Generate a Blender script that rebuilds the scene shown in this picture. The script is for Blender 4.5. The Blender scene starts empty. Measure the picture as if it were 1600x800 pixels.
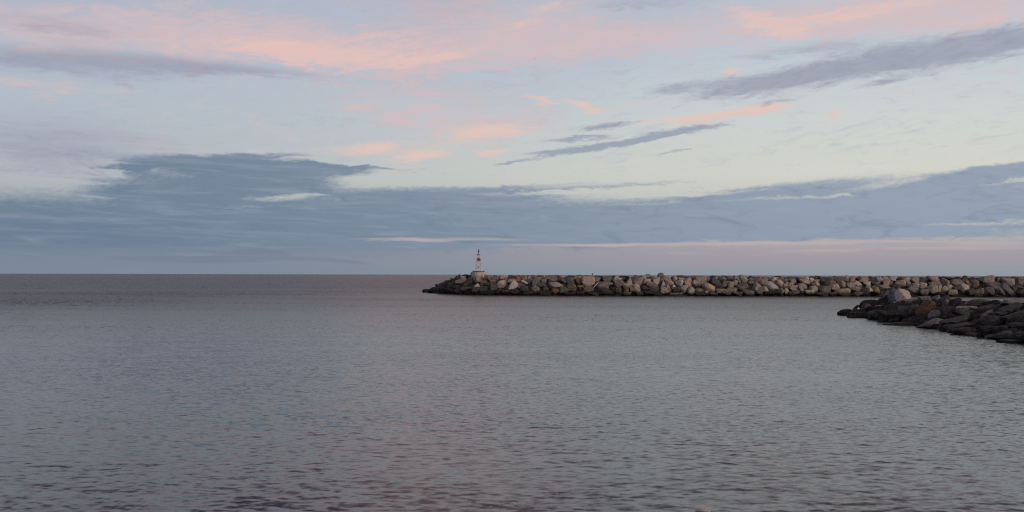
import bpy, bmesh, math, random
import numpy as np
from mathutils import Vector, Matrix

R = math.radians
scene = bpy.context.scene
COL = scene.collection
F = 1537.0                      # focal length in photo pixels (1600 wide)
CAM_H = 3.6
HOR = 428.9                     # horizon row in the middle of the photo
rng = np.random.default_rng(7)
random.seed(7)

# ------------------------------------------------------------------ camera
cam_d = bpy.data.cameras.new('camera')
cam = bpy.data.objects.new('camera', cam_d)
COL.objects.link(cam)
cam_d.sensor_width = 36.0
cam_d.lens = 36.0 * F / 1600.0
cam_d.clip_start = 0.1
cam_d.clip_end = 120000
pitch = math.atan((HOR - 400) / F)
roll = R(0.134)
M = Matrix.Translation((0, 0, CAM_H)) @ Matrix.Rotation(R(90) + pitch, 4, 'X') @ Matrix.Rotation(roll, 4, 'Z')
cam.matrix_world = M
scene.camera = cam
M3 = M.to_3x3()


def ray(px, py):
    """Direction of the photo pixel with unit forward (Y) component."""
    d = M3 @ Vector(((px - 800) / F, (400 - py) / F, -1.0))
    return d / d.y


def lin(c):
    return tuple(((v / 255) / 12.92 if v / 255 <= 0.04045 else ((v / 255 + 0.055) / 1.055) ** 2.4) for v in c)


# ------------------------------------------------------------------ helpers
def tag(o, label=None, cat=None, group=None, kind=None):
    if label: o['label'] = label
    if cat: o['category'] = cat
    if group: o['group'] = group
    if kind: o['kind'] = kind
    return o


def link_mesh(name, verts, faces, mat, parent=None, smooth=True):
    me = bpy.data.meshes.new(name)
    me.from_pydata([tuple(v) for v in verts], [], [tuple(f) for f in faces])
    if smooth:
        me.polygons.foreach_set('use_smooth', [True] * len(me.polygons))
    me.update()
    o = bpy.data.objects.new(name, me)
    COL.objects.link(o)
    if mat: me.materials.append(mat)
    if parent: o.parent = parent
    return o


def link_bm(name, bm, mat, parent=None, smooth=False):
    me = bpy.data.meshes.new(name)
    bm.normal_update()
    bm.to_mesh(me)
    bm.free()
    if smooth:
        me.polygons.foreach_set('use_smooth', [True] * len(me.polygons))
    me.materials.append(mat)
    o = bpy.data.objects.new(name, me)
    COL.objects.link(o)
    if parent: o.parent = parent
    return o


def bm_box(bm, c, s, rot=None, bevel=0.0):
    r = bmesh.ops.create_cube(bm, size=1.0)
    vs = r['verts']
    m = Matrix.Translation(c) @ (rot.to_4x4() if rot else Matrix()) @ Matrix.Diagonal((*s, 1))
    bmesh.ops.transform(bm, matrix=m, verts=vs)
    if bevel:
        es = list({e for v in vs for e in v.link_edges})
        bmesh.ops.bevel(bm, geom=es, offset=bevel, segments=2, affect='EDGES')


def bm_bar(bm, a, b, r0, r1=None, n=8):
    a, b = Vector(a), Vector(b)
    d = b - a
    q = d.to_track_quat('Z', 'Y').to_matrix().to_4x4()
    m = Matrix.Translation((a + b) / 2) @ q
    bmesh.ops.create_cone(bm, cap_ends=True, segments=n, radius1=r0, radius2=r0 if r1 is None else r1,
                          depth=d.length, matrix=m)


def bm_lathe(bm, prof, n=24, c=(0, 0, 0)):
    rings = []
    for r, z in prof:
        if r < 1e-6:
            rings.append([bm.verts.new((c[0], c[1], c[2] + z))])
        else:
            rings.append([bm.verts.new((c[0] + r * math.cos(2 * math.pi * k / n), c[1] + r * math.sin(2 * math.pi * k / n), c[2] + z)) for k in range(n)])
    for A, B in zip(rings, rings[1:]):
        for k in range(n):
            k2 = (k + 1) % n
            if len(A) == 1 and len(B) == 1: continue
            if len(A) == 1: bm.faces.new((A[0], B[k2], B[k]))
            elif len(B) == 1: bm.faces.new((A[k], A[k2], B[0]))
            else: bm.faces.new((A[k], A[k2], B[k2], B[k]))


def empty(name, loc, label=None, cat=None, group=None):
    o = bpy.data.objects.new(name, None)
    COL.objects.link(o)
    o.location = loc
    return tag(o, label, cat, group)


# ------------------------------------------------------------------ node building
class S:
    """A shader socket with arithmetic."""
    nt = None

    def __init__(s, sock): s.k = sock

    @staticmethod
    def put(inp, v):
        if isinstance(v, S): S.nt.links.new(v.k, inp)
        else: inp.default_value = v

    @staticmethod
    def math(op, *a, clamp=False):
        n = S.nt.nodes.new('ShaderNodeMath')
        n.operation = op
        n.use_clamp = clamp
        for i, v in enumerate(a): S.put(n.inputs[i], v)
        return S(n.outputs[0])

    def __add__(s, o): return S.math('ADD', s, o)
    __radd__ = __add__
    def __sub__(s, o): return S.math('SUBTRACT', s, o)
    def __rsub__(s, o): return S.math('SUBTRACT', o, s)
    def __mul__(s, o): return S.math('MULTIPLY', s, o)
    __rmul__ = __mul__
    def __truediv__(s, o): return S.math('DIVIDE', s, o)
    def max(s, o): return S.math('MAXIMUM', s, o)
    def min(s, o): return S.math('MINIMUM', s, o)


def sstep(v, lo, hi, a=0.0, b=1.0):
    n = S.nt.nodes.new('ShaderNodeMapRange')
    n.interpolation_type = 'SMOOTHSTEP'
    S.put(n.inputs['Value'], v)
    n.inputs['From Min'].default_value = lo
    n.inputs['From Max'].default_value = hi
    n.inputs['To Min'].default_value = a
    n.inputs['To Max'].default_value = b
    return S(n.outputs[0])


def mixc(f, a, b, mode='MIX'):
    n = S.nt.nodes.new('ShaderNodeMix')
    n.data_type = 'RGBA'
    n.blend_type = mode
    S.put(n.inputs[0], f)
    for i, v in ((6, a), (7, b)):
        if isinstance(v, S): S.nt.links.new(v.k, n.inputs[i])
        else: n.inputs[i].default_value = (*v[:3], 1)
    return S(n.outputs[2])


def comb(x, y, z=0.0):
    n = S.nt.nodes.new('ShaderNodeCombineXYZ')
    for i, v in enumerate((x, y, z)): S.put(n.inputs[i], v)
    return S(n.outputs[0])


def sep(v):
    n = S.nt.nodes.new('ShaderNodeSeparateXYZ')
    S.nt.links.new(v.k, n.inputs[0])
    return [S(o) for o in n.outputs]


def noise(v, scale, detail=4, rough=0.55, dist=0.0, color=False, dim='3D'):
    n = S.nt.nodes.new('ShaderNodeTexNoise')
    n.noise_dimensions = dim
    S.nt.links.new(v.k, n.inputs['Vector'])
    n.inputs['Scale'].default_value = scale
    n.inputs['Detail'].default_value = detail
    n.inputs['Roughness'].default_value = rough
    n.inputs['Distortion'].default_value = dist
    return S(n.outputs['Color' if color else 'Fac'])


def vscale(v, sx, sy, sz=1.0, loc=(0, 0, 0), rz=0.0):
    n = S.nt.nodes.new('ShaderNodeMapping')
    S.nt.links.new(v.k, n.inputs['Vector'])
    n.inputs['Location'].default_value = loc
    n.inputs['Rotation'].default_value = (0, 0, rz)
    n.inputs['Scale'].default_value = (sx, sy, sz)
    return S(n.outputs[0])


def ramp(f, stops, interp='LINEAR'):
    n = S.nt.nodes.new('ShaderNodeValToRGB')
    cr = n.color_ramp
    cr.interpolation = interp
    while len(cr.elements) < len(stops): cr.elements.new(0.5)
    for e, (p, c) in zip(cr.elements, stops):
        e.position = p
        e.color = (*c, 1)
    S.put(n.inputs[0], f)
    return S(n.outputs[0])


# ------------------------------------------------------------------ sky
SUN_EL, SUN_AZ = 7.0, 128.0     # degrees; azimuth clockwise from the view direction (+Y)
world = bpy.data.worlds.new('World')
scene.world = world
world.use_nodes = True
nt = world.node_tree
nt.nodes.clear()
S.nt = nt
gen = nt.nodes.new('ShaderNodeTexCoord')
D = S(gen.outputs['Generated'])
dx, dy, dz = sep(D)
az = S.math('ARCTAN2', dx, dy) * (180 / math.pi)
el = S.math('ARCSINE', dz) * (180 / math.pi)


def ang(px, py):
    """Photo pixel -> azimuth, elevation in degrees (a direction in the sky)."""
    d = ray(px, py)
    return math.degrees(math.atan2(d.x, d.y)), math.degrees(math.atan2(d.z, math.hypot(d.x, d.y)))


PXD = math.degrees(1 / F)
# turbulence that drives every cloud edge, stretched along the horizon; each about -1..1
def tex(v, scale, detail=8, rough=0.62, dist=0.6): return (noise(v, scale, detail, rough, dist) - 0.5) * 4.0
cs, sn = math.cos(R(9)), math.sin(R(9))
tN = tex(comb(az * 0.055, el * 0.21, 0.0), 2.2, 6)
tA = tex(comb(az * 0.17, el * 0.62, 3.0), 2.2, 9, 0.64, 1.1)
tB = tex(comb(az * 0.11, el * 1.45 + az * 0.04, 23.0), 2.0, 9, 0.64, 0.5)
tC = tex(comb((az * cs + el * sn) * 0.26, (el * cs - az * sn) * 1.15, 7.0), 2.0, 9, 0.64, 0.9)
tF = tex(comb((az * cs + el * sn) * 1.1, (el * cs - az * sn) * 3.0, 31.0), 2.0, 5, 0.6, 0.4)
w1 = tex(comb(az * 0.05, el * 0.17, 11.0), 2.0, 4) * 0.25
w2 = tex(comb(az * 0.11, el * 0.4, 17.0), 2.5, 5) * 0.25
P = (az + w1 * 7.0 + w2 * 4.0 + tB * 0.5, el + w2 * 1.5 + tA * 0.35)
P_tight = (az + w2 * 2.6 + tA * 0.5 + tB * 0.35, el + tA * 0.22 + tB * 0.12)
P_low = (az + w2 * 3.0, el + w2 * 0.25 + tB * 0.05)
azw = P[0]


def blob(Pv, px, py, hw, hh, rot=0.0, amp=1.0, power=1):
    """Soft ellipse in the sky round one direction; sizes in photo pixels, turned into degrees."""
    a, e = ang(px, py)
    k = math.cos(R(a)) ** 2
    A, B = hw * PXD * k, hh * PXD * math.sqrt(k)
    q = math.sqrt(0.7) if power == 1 else 0.7 ** 0.25
    c, s_ = math.cos(R(rot)), math.sin(R(rot))
    mad = lambda x, y, z: S.math('MULTIPLY_ADD', x, y, z)
    u = mad(Pv[0], c * q / A, mad(Pv[1], s_ * q / A, -(a * c + e * s_) * q / A))
    v = mad(Pv[0], -s_ * q / B, mad(Pv[1], c * q / B, (a * s_ - e * c) * q / B))
    g = mad(u, u, v * v)
    if power == 2: g = g * g
    return S.math('POWER', math.exp(-1), g) * amp


def blobs(Pv, rows, power=1):
    tot = None
    for r in rows:
        b = blob(Pv, *r, power=power)
        tot = b if tot is None else tot + b
    return tot


# clear sky: a Nishita sky graded by elevation, cooler to the left, paler to the right
sky = nt.nodes.new('ShaderNodeTexSky')
sky.sky_type = 'NISHITA'
sky.sun_disc = False
sky.sun_elevation = R(SUN_EL)
sky.sun_rotation = R(SUN_AZ)
sky.air_density = 1.0
sky.dust_density = 1.6
sky.ozone_density = 1.5

E = lambda e: (e + 5.0) / 95.0
def grade(rows): return ramp((el + 5.0) / 95.0, [(E(e), lin(c)) for e, c in rows])

left = grade([(-3, (118, 132, 148)), (0.4, (122, 136, 151)), (2.5, (132, 148, 163)), (5, (180, 185, 189)), (8.5, (180, 189, 198)), (12, (180, 189, 203)),
              (15.5, (177, 182, 198)), (18, (112, 100, 130)), (45, (96, 84, 108)), (90, (100, 98, 114))])
right = grade([(-3, (146, 151, 159)), (0.3, (150, 153, 160)), (1.3, (170, 164, 169)), (3, (194, 195, 192)), (5.8, (216, 216, 205)), (8.5, (211, 216, 213)),
               (12, (198, 208, 216)), (15.5, (194, 201, 213)), (18, (134, 126, 126)), (45, (110, 102, 103)), (90, (118, 118, 130))])
fr = sstep(azw * 0.5 + az * 0.5, -30, 24)
clear = mixc(fr, left, right)
nish = mixc(1.0, S(sky.outputs[0]), (0.105, 0.115, 0.135), 'MULTIPLY')
clear = mixc(0.08, clear, nish)


def cover(mask, textures, lo, hi):
    """Cloud cover: a soft mask eaten into by turbulence."""
    m = mask.min(1.6)
    k = sstep(mask, 0.0, 0.55)
    t = None
    for amp_, t_ in textures: t = t_ * amp_ if t is None else t + t_ * amp_
    return sstep(m + t * k, lo, hi)


col = clear
# dusky pink cloud higher than the photo's top edge, which the water mirrors
high = cover(blobs(P, [(670, -300, 140, 300, 0, 1.15), (1500, -260, 260, 90, 0, .5)]), [(.3, tN), (.25, tA)], 0.15, 1.2)
col = mixc(high * 0.62, col, lin((212, 168, 163)))
opening = cover(blobs(P, [(1010, -180, 90, 150, 0, 1.0)]), [(.3, tN), (.25, tA)], 0.15, 1.2)
col = mixc(opening * 0.5, col, lin((140, 176, 172)))
# thin pale lavender veil, broken
veil = cover(blobs(P, [(60, 235, 260, 60, 0, .75), (650, 150, 330, 90, 0, .5), (1000, 40, 330, 60, 5, .6), (250, 20, 420, 26, 0, .6)]), [(.22, tN), (.16, tA), (.12, tC)], 0.15, 1.0)
col = mixc(veil * 0.55, col, lin((176, 181, 195)))

# faint broken cream and lavender layers between the main clouds
mid = sstep(el, 4.5, 7.5) * sstep(el, 16, 20, 1.0, 0.0)
col = mixc(sstep(tA + tN * 0.4, 0.0, 1.0) * mid * 0.42, col, lin((209, 199, 199)))
col = mixc(sstep(tC - tN * 0.4, 0.1, 1.0) * mid * 0.40, col, lin((168, 176, 194)))

# high pink cloud: broad dusky sheets, then lit filaments
sheet = blobs(P, [(120, 52, 330, 34, 0, .75), (500, 68, 300, 40, 0, .95), (630, 165, 150, 26, 0, .85), (820, 40, 140, 34, 12, .8), (950, 62, 220, 24, 6, .6),
                  (1330, 26, 280, 32, 4, 1.05), (1540, 20, 160, 34, 2, .75), (60, 138, 170, 13, 0, .8), (200, 222, 120, 14, 0, .6), (1540, 116, 150, 8, 6, .55), (760, 205, 120, 22, 4, .7), (1120, 190, 150, 12, 6, .5)])
pk = cover(sheet, [(.26, tN), (.34, tA), (.34, tC)], 0.20, 1.25)
col = mixc(pk * (0.72 + tC * 0.22), col, lin((213, 189, 191)))
lit = blobs(P_tight, [(470, 82, 75, 14, -6, 1.15), (560, 92, 110, 11, 2, 1.0), (680, 90, 100, 7, 9, .95), (600, 62, 120, 14, 3, .7), (330, 72, 120, 12, 0, .55), (70, 80, 80, 9, 0, .6),
                      (845, 20, 50, 9, 24, .8), (1205, 38, 66, 13, -20, 1.4), (1290, 24, 80, 10, 4, .8), (1400, 12, 150, 9, 6, .85), (1560, 24, 90, 10, 4, .6)])
small = blobs(P_tight, [(588, 229, 34, 7, 4, 1.1), (655, 243, 48, 7, 6, 1.15), (765, 204, 54, 9, 0, 1.25), (776, 238, 26, 5, 3, 1.0), (915, 165, 26, 7, -24, 1.0), (850, 155, 34, 6, -12, 1.0), (990, 165, 60, 6, 8, .6), (560, 165, 90, 9, 4, .5), (1010, 190, 70, 6, 6, .7),
                        (1185, 172, 46, 8, 8, 1.2), (1100, 184, 60, 6, 7, .85), (1303, 178, 11, 11, 70, .9), (1142, 112, 16, 7, 10, 1.0), (520, 236, 60, 8, 0, .5), (700, 222, 80, 10, 5, .55)])
lt = cover(lit, [(.30, tA), (.40, tC), (.16, tF)], 0.25, 1.35)
col = mixc(lt * (0.66 + tC * 0.25), col, lin((231, 196, 187)))
sm = cover(small, [(.16, tA), (.22, tC), (.16, tF)], 0.25, 1.15)
col = mixc(sm * 0.85, col, lin((227, 197, 187)))

# lavender-grey undersides
lav = blobs(P_tight, [(60, 98, 200, 17, -2, 1.1), (270, 97, 170, 12, -1, .9), (60, 38, 170, 16, 0, .7), (70, 225, 200, 44, 0, .95), (1270, 76, 110, 13, 4, .75), (1010, 6, 110, 9, 0, .65), (380, 112, 120, 6, 0, .5)])
lv = cover(lav, [(.18, tN), (.22, tA), (.22, tB)], 0.18, 1.20)
col = mixc(lv * (0.72 + tA * 0.18), col, lin((153, 157, 176)))
# the long slanting grey streak on the right
stk = blobs(P_tight, [(1580, 66, 120, 20, 7, 1.15), (1440, 88, 120, 18, 8, 1.1), (1290, 114, 120, 15, 9, 1.05), (1170, 134, 80, 12, 8, .95), (1060, 136, 70, 8, 6, .85), (1390, 128, 50, 4, 10, .7), (1215, 158, 40, 4, 8, .7), (1330, 84, 120, 12, 9, .4)])
sk = cover(stk, [(.18, tA), (.32, tC), (.12, tF)], 0.20, 1.30)
col = mixc(sk * (0.78 + tC * 0.14), col, lin((150, 154, 172)))
# small dark wisps
wsp = blobs(P_tight, [(955, 195, 50, 5, 5, 1.05), (905, 216, 56, 4.5, 4, 1.0), (880, 236, 60, 5.5, 6, 1.1), (960, 226, 56, 5, 9, 1.0), (1030, 211, 46, 5, 10, .85), (1100, 200, 46, 6, 8, .9), (805, 254, 40, 3, 8, .9),
                      (1055, 236, 40, 2.2, 7, .85), (645, 266, 36, 3, 3, .6), (140, 237, 40, 6, 0, .7), (1380, 128, 34, 3, 8, .6)])
wp = cover(wsp, [(.12, tA), (.22, tC), (.22, tF)], 0.35, 1.10)
col = mixc(wp * 0.85, col, lin((147, 158, 175)))

# low blue-grey bank across the whole horizon
bank = blobs(P_tight, [(-300, 400, 700, 88, 0, 1.3), (330, 366, 420, 58, 0, 1.25), (330, 285, 150, 30, 0, 1.1), (330, 254, 130, 11, 0, 1.05), (420, 243, 70, 4.5, 2, .85), (440, 278, 90, 22, 0, 1.0), (570, 263, 50, 3.6, -2, 1.0), (515, 265, 60, 8, -4, 1.0), (195, 262, 45, 5, 0, .8), (240, 306, 100, 14, 0, .6),
                       (760, 348, 330, 38, 0, 1.2), (680, 305, 170, 13, 0, .9), (1150, 340, 300, 34, 2, 1.25), (1230, 297, 170, 11, 5, .95), (1440, 332, 260, 38, 4, 1.2),
                       (1500, 286, 140, 15, 7, 1.0), (1590, 262, 130, 9, 4, 1.05), (920, 291, 150, 6, 2, .75), (2100, 330, 600, 70, 0, 1.2), (950, 370, 500, 9, 0, .6)], power=2)
gaps = blobs(P_tight, [(470, 304, 50, 3.6, 4, 1.35), (415, 311, 52, 4.2, 3, 1.3), (390, 323, 40, 2.6, 3, 1.0), (195, 273, 24, 4, 0, .9), (148, 309, 30, 3, 0, .8), (578, 278, 44, 5, 0, .9), (1190, 311, 230, 2.8, 1.5, 1.1), (1100, 303, 120, 2, 2, .7), (1540, 348, 140, 3.4, 2, 1.45), (1585, 330, 60, 4, 6, 1.1), (1570, 283, 60, 3, 3, 1.0), (1010, 283, 160, 3, 3, .6), (860, 300, 120, 2.5, 2, .6)], power=2)
gp = gaps * (0.60 + tB * 0.35 + tF * 0.40)
bk = sstep(bank + tA * 0.24 + tB * 0.28 + tF * 0.22 - gp, 0.08, 1.24)
bcol = mixc(sstep(az, -27, 26), lin((105, 125, 147)), lin((143, 157, 176)))
bcol = mixc(sstep(tB, -0.2, 1.0) * 0.50, bcol, lin((152, 162, 178)))
bcol = mixc(sstep(tA, -0.1, 0.9) * 0.50, bcol, lin((102, 123, 147)))
bcol = mixc(sstep(tN, 0.0, 0.8) * 0.25, bcol, lin((150, 153, 172)))
col = mixc(bk * 0.92, col, bcol)

# stand-in for the far hill low on the left, painted hazy into the sky
far_hill = blobs(P_low, [(400, 398, 60, 8, 0, 1.0), (300, 405, 130, 6, 0, .8), (500, 406, 90, 4, -4, .7)], power=2)

# pink strips under the bank, then blue-grey murk on the horizon
low = mixc(sstep(az, -20, 16), lin((127, 138, 154)), lin((160, 153, 162)))
lown = mixc(sstep(az, -20, 20), lin((126, 139, 154)), lin((145, 152, 162)))
hz = mixc(sstep(el + tB * 0.15, 0.1, 0.9), lown, low)
col = mixc(sstep(el + tB * 0.22, 0.6, 1.9, 0.85, 0.0), col, hz)
col = mixc(sstep(far_hill, 0.25, 0.7) * 0.40, col, lin((112, 124, 142)))
strip = blobs(P_low, [(690, 374, 150, 3, 0, 1.0), (860, 383, 130, 2.5, 0, .8), (1080, 382, 170, 3, 0, 1.05), (1300, 378, 200, 2.6, 0, 1.1), (1440, 388, 200, 3, 0, .8), (1580, 380, 120, 4, 0, .8), (1200, 396, 320, 5, 0, .5)], power=2)
col = mixc(cover(strip, [(.40, tB), (.25, tA), (.10, tF)], 0.25, 1.4) * 0.75, col, lin((193, 174, 176)))
# the sunset glow behind the viewer, to the right
ga = nt.nodes.new('ShaderNodeVectorMath'); ga.operation = 'DOT_PRODUCT'
nt.links.new(D.k, ga.inputs[0])
ga.inputs[1].default_value = (math.sin(R(SUN_AZ)) * math.cos(R(10)), math.cos(R(SUN_AZ)) * math.cos(R(10)), math.sin(R(10)))
gl = sstep(S(ga.outputs['Value']), 0.25, 1.0)
col = mixc(gl, col, (1.25, 0.96, 0.80))

bg = nt.nodes.new('ShaderNodeBackground')
bg.inputs['Strength'].default_value = 0.1
tenfold = mixc(1.0, col, (10, 10, 10), 'MULTIPLY')
nt.links.new(tenfold.k, bg.inputs['Color'])
out = nt.nodes.new('ShaderNodeOutputWorld')
nt.links.new(bg.outputs[0], out.inputs['Surface'])
world.cycles.sampling_method = 'MANUAL'
world.cycles.sample_map_resolution = 512

sun_d = bpy.data.lights.new('sun', 'SUN')
sun_d.energy = 0.85
sun_d.angle = R(14)
sun_d.color = (1.0, 0.86, 0.75)
sun = bpy.data.objects.new('sun', sun_d)
COL.objects.link(sun)
sd = Vector((math.sin(R(SUN_AZ)) * math.cos(R(SUN_EL)), math.cos(R(SUN_AZ)) * math.cos(R(SUN_EL)), math.sin(R(SUN_EL))))
sun.rotation_euler = sd.to_track_quat('Z', 'Y').to_euler()


# ------------------------------------------------------------------ materials
def new_mat(name):
    m = bpy.data.materials.new(name)
    m.use_nodes = True
    S.nt = m.node_tree
    b = m.node_tree.nodes['Principled BSDF']
    return m, b


def plain(name, c, rough=0.7, metal=0.0, var=0.25, scale=6.0):
    m, b = new_mat(name)
    tc = S.nt.nodes.new('ShaderNodeTexCoord')
    v = S(tc.outputs['Object'])
    n = noise(v, scale, 5, 0.6)
    c0 = tuple(x * (1 - var) for x in c)
    c1 = tuple(min(1, x * (1 + var)) for x in c)
    cc = mixc(sstep(n, 0.3, 0.7), c0, c1)
    S.nt.links.new(cc.k, b.inputs['Base Color'])
    b.inputs['Roughness'].default_value = rough
    b.inputs['Metallic'].default_value = metal
    return m


def stone(name, scale, spec=0.25, tide=0.55, second=None):
    """Stone tinted by the object's own colour: mottling, veins, lichen, and the black tide stain at the waterline."""
    m, b = new_mat(name)
    N = S.nt.nodes
    tc = N.new('ShaderNodeTexCoord')
    oi = N.new('ShaderNodeObjectInfo')
    ge = N.new('ShaderNodeNewGeometry')
    rnd = S(oi.outputs['Random'])
    base = S(oi.outputs['Color'])
    v = S(tc.outputs['Object'])
    off = comb(rnd * 37.0, rnd * 91.0, rnd * 53.0)
    va = N.new('ShaderNodeVectorMath'); va.operation = 'ADD'
    S.nt.links.new(v.k, va.inputs[0]); S.nt.links.new(off.k, va.inputs[1])
    v = S(va.outputs[0])
    n_big = noise(v, 0.9 * scale, 3, 0.5, 0.5)
    n_mid = noise(v, 3.0 * scale, 6, 0.65)
    n_fine = noise(v, 14.0 * scale, 4, 0.7)
    band = noise(vscale(v, 1.0, 1.0, 5.0, rz=0.6), 1.6 * scale, 5, 0.6, 0.8)
    hs = N.new('ShaderNodeHueSaturation')
    S.put(hs.inputs['Hue'], (n_big - 0.5) * 0.06 + 0.5)
    S.put(hs.inputs['Saturation'], n_big * 0.7 + 0.5)
    S.put(hs.inputs['Value'], (n_mid - 0.5) * 1.7 + (band - 0.5) * 1.2 + (n_fine - 0.5) * 1.0 + 1.0)
    S.nt.links.new(base.k, hs.inputs['Color'])
    c = S(hs.outputs['Color'])
    if second:      # a second colour in one half of the stone
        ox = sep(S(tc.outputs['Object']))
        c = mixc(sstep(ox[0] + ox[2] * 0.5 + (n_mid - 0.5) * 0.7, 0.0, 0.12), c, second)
    # rusty iron staining in some stones
    rust = sstep(noise(v, 1.3 * scale, 4, 0.6, 1.0), 0.60, 0.72) * sstep(rnd, 0.35, 0.9)
    c = mixc(rust * 0.5, c, (0.17, 0.085, 0.04))
    # quartz veins
    vein = sstep(S.math('ABSOLUTE', band - 0.5), 0.0, 0.02, 1.0, 0.0) * sstep(n_mid, 0.5, 0.62)
    c = mixc(vein * 0.55, c, (0.42, 0.39, 0.36))
    # tide stain (wet, algae-black) just above the water
    pz = sep(S(ge.outputs['Position']))[2]
    wet = sstep(pz + (n_mid - 0.5) * 1.0 + (n_big - 0.5) * 0.8, tide * 0.35, tide * 1.25, 1.0, 0.0)
    c = mixc(wet * 0.9, c, (0.012, 0.013, 0.012))
    S.nt.links.new(c.k, b.inputs['Base Color'])
    S.put(b.inputs['Roughness'], wet * -0.25 + 0.85)
    b.inputs['Specular IOR Level'].default_value = spec
    bp = N.new('ShaderNodeBump')
    bp.inputs['Strength'].default_value = 0.7
    bp.inputs['Distance'].default_value = 0.06 / scale
    S.put(bp.inputs['Height'], n_mid + n_fine * 0.5 + band * 0.6)
    S.nt.links.new(bp.outputs[0], b.inputs['Normal'])
    return m


stone_mat = stone('boulder_stone', 1.0, tide=0.72)
dark_stone_mat = stone('jetty_stone', 1.5, 0.2, 0.35)
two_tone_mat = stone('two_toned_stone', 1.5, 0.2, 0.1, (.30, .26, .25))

# ------------------------------------------------------------------ sea
sea_mat, b = new_mat('sea_water')
N = S.nt.nodes
ge = N.new('ShaderNodeNewGeometry')
pos = S(ge.outputs['Position'])
X, Y, Z = sep(pos)
# wind-sheltered water inside the line from the breakwater's head towards the left shore
side = (X + 18.0) * 0.978 - (Y - 200.0) * 0.207
edge = noise(vscale(pos, 0.012, 0.03), 1.0, 3, 0.5) - 0.5
outside = sstep(side + edge * 40.0, -52.0, 10.0, 1.0, 0.0).max(sstep(Y, 196, 215))
slick = noise(vscale(pos, 0.012, 0.05, rz=0.06), 1.0, 4, 0.55, 0.6)
gust = noise(vscale(pos, 0.05, 0.16, rz=0.1), 1.0, 3, 0.5)
amp = outside * 0.45 + sstep(slick, 0.35, 0.7, 0.60, 1.1) * sstep(gust, 0.3, 0.7, 0.8, 1.15)
# the finest ripples as slope fields; larger ones are modelled near by and are slope fields far out
s1 = sep(noise(vscale(pos, 4.2, 6.5, rz=0.12), 1.0, 3, 0.55, color=True))
s2 = sep(noise(vscale(pos, 0.75, 2.1, rz=0.05), 1.0, 3, 0.55, 0.3, color=True))
rr2 = S.math('SQRT', X * X + Y * Y)
near_ = sstep(rr2, 20, 150, 1.0, 1.5)
sx = ((s1[0] - 0.5) * 0.32 + (s2[0] - 0.5) * 0.10) * amp * near_
sy = ((s1[1] - 0.5) * 0.45 + (s2[1] - 0.5) * 0.16) * amp * near_
nv = N.new('ShaderNodeVectorMath')
nv.operation = 'ADD'
S.nt.links.new(ge.outputs['Normal'], nv.inputs[0])
S.nt.links.new(comb(sx, sy, 0.0).k, nv.inputs[1])
nn = N.new('ShaderNodeVectorMath')
nn.operation = 'NORMALIZE'
S.nt.links.new(nv.outputs[0], nn.inputs[0])
S.nt.links.new(nn.outputs[0], b.inputs['Normal'])
b.inputs['Base Color'].default_value = (0.0175, 0.0162, 0.0178, 1)
# ripples too small to resolve far out are surface roughness there
S.put(b.inputs['Roughness'], sstep(rr2, 18, 150, 0.14, 0.30) + outside * sstep(rr2, 40, 250) * 0.03)
b.inputs['IOR'].default_value = 1.333



def polar(rads, angs, z=None):
    """Grid of points on rings; angles are clockwise from the view direction."""
    rr, aa = np.meshgrid(np.array(rads, float), np.array(angs, float), indexing='ij')
    v = np.stack([rr * np.sin(aa), rr * np.cos(aa), np.zeros_like(rr)], -1).reshape(-1, 3)
    n, m = rr.shape
    i = (np.arange(n - 1)[:, None] * m + np.arange(m - 1)[None, :]).reshape(-1)
    q = np.stack([i, i + m, i + m + 1, i + 1], -1)
    return v, q


def wave_height(x, y):
    """Wind ripples and a little leftover swell: many sine trains round the wind direction."""
    r = np.random.default_rng(5)
    h = np.zeros_like(x)
    for lam in np.geomspace(0.16, 1.1, 48):
        th = r.normal(0, 0.55) + 0.10
        k = 2 * math.pi / lam
        a_ = 0.0215 * lam / (2 * math.pi) * (1.0 if lam < 0.32 else (0.32 / lam) ** 0.9)
        h += a_ * np.sin(k * (x * math.sin(th) + y * math.cos(th)) + r.uniform(0, 6.28) + 0.8 * np.sin(0.21 * x + r.uniform(0, 6)) + 0.8 * np.sin(0.17 * y + 0.1 * x + r.uniform(0, 6)))
    # crests a little sharper than troughs
    h = h + 8.0 * h * np.abs(h)
    g = np.zeros_like(x)
    for k in range(7):
        th = r.normal(0, 0.35); kk = 2 * math.pi / r.uniform(9, 45)
        g += np.sin(kk * (x * math.sin(th) * 0.5 + y * math.cos(th)) + r.uniform(0, 6.28) + 1.3 * np.sin(0.04 * x + r.uniform(0, 6)))
    g = 0.5 + 0.5 * np.tanh(g * 0.45)
    s_ = (x + 18.0) * 0.978 - (y - 200.0) * 0.207 + 6 * np.sin(0.05 * y + 1.0) + 3 * np.sin(0.13 * y)
    out = np.clip((4 - s_) / 22.0, 0, 1)
    out = np.maximum(out, np.clip((y - 196) / 15.0, 0, 1))
    swell = 0.009 * np.sin(2 * math.pi / 5.2 * (y + 0.12 * x) + 1.2 * np.sin(0.05 * x)) + 0.004 * np.sin(2 * math.pi / 3.4 * (y - 0.2 * x) + 1.5 * np.sin(0.07 * x + 2))
    return h * (0.26 + 0.56 * g + 0.5 * out) + swell * 0.6


def open_sea(x, y):
    """Longer wind waves of the open water beyond the shelter."""
    r = np.random.default_rng(8)
    h = np.zeros_like(x)
    for lam in np.geomspace(2.6, 9.0, 22):
        th = r.normal(0, 0.5) + 0.10
        k = 2 * math.pi / lam
        h += 0.016 * lam / (2 * math.pi) * np.sin(k * (x * math.sin(th) + y * math.cos(th)) + r.uniform(0, 6.28) + np.sin(0.03 * x + r.uniform(0, 6)) + np.sin(0.02 * y + r.uniform(0, 6)))
    return h


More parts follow.
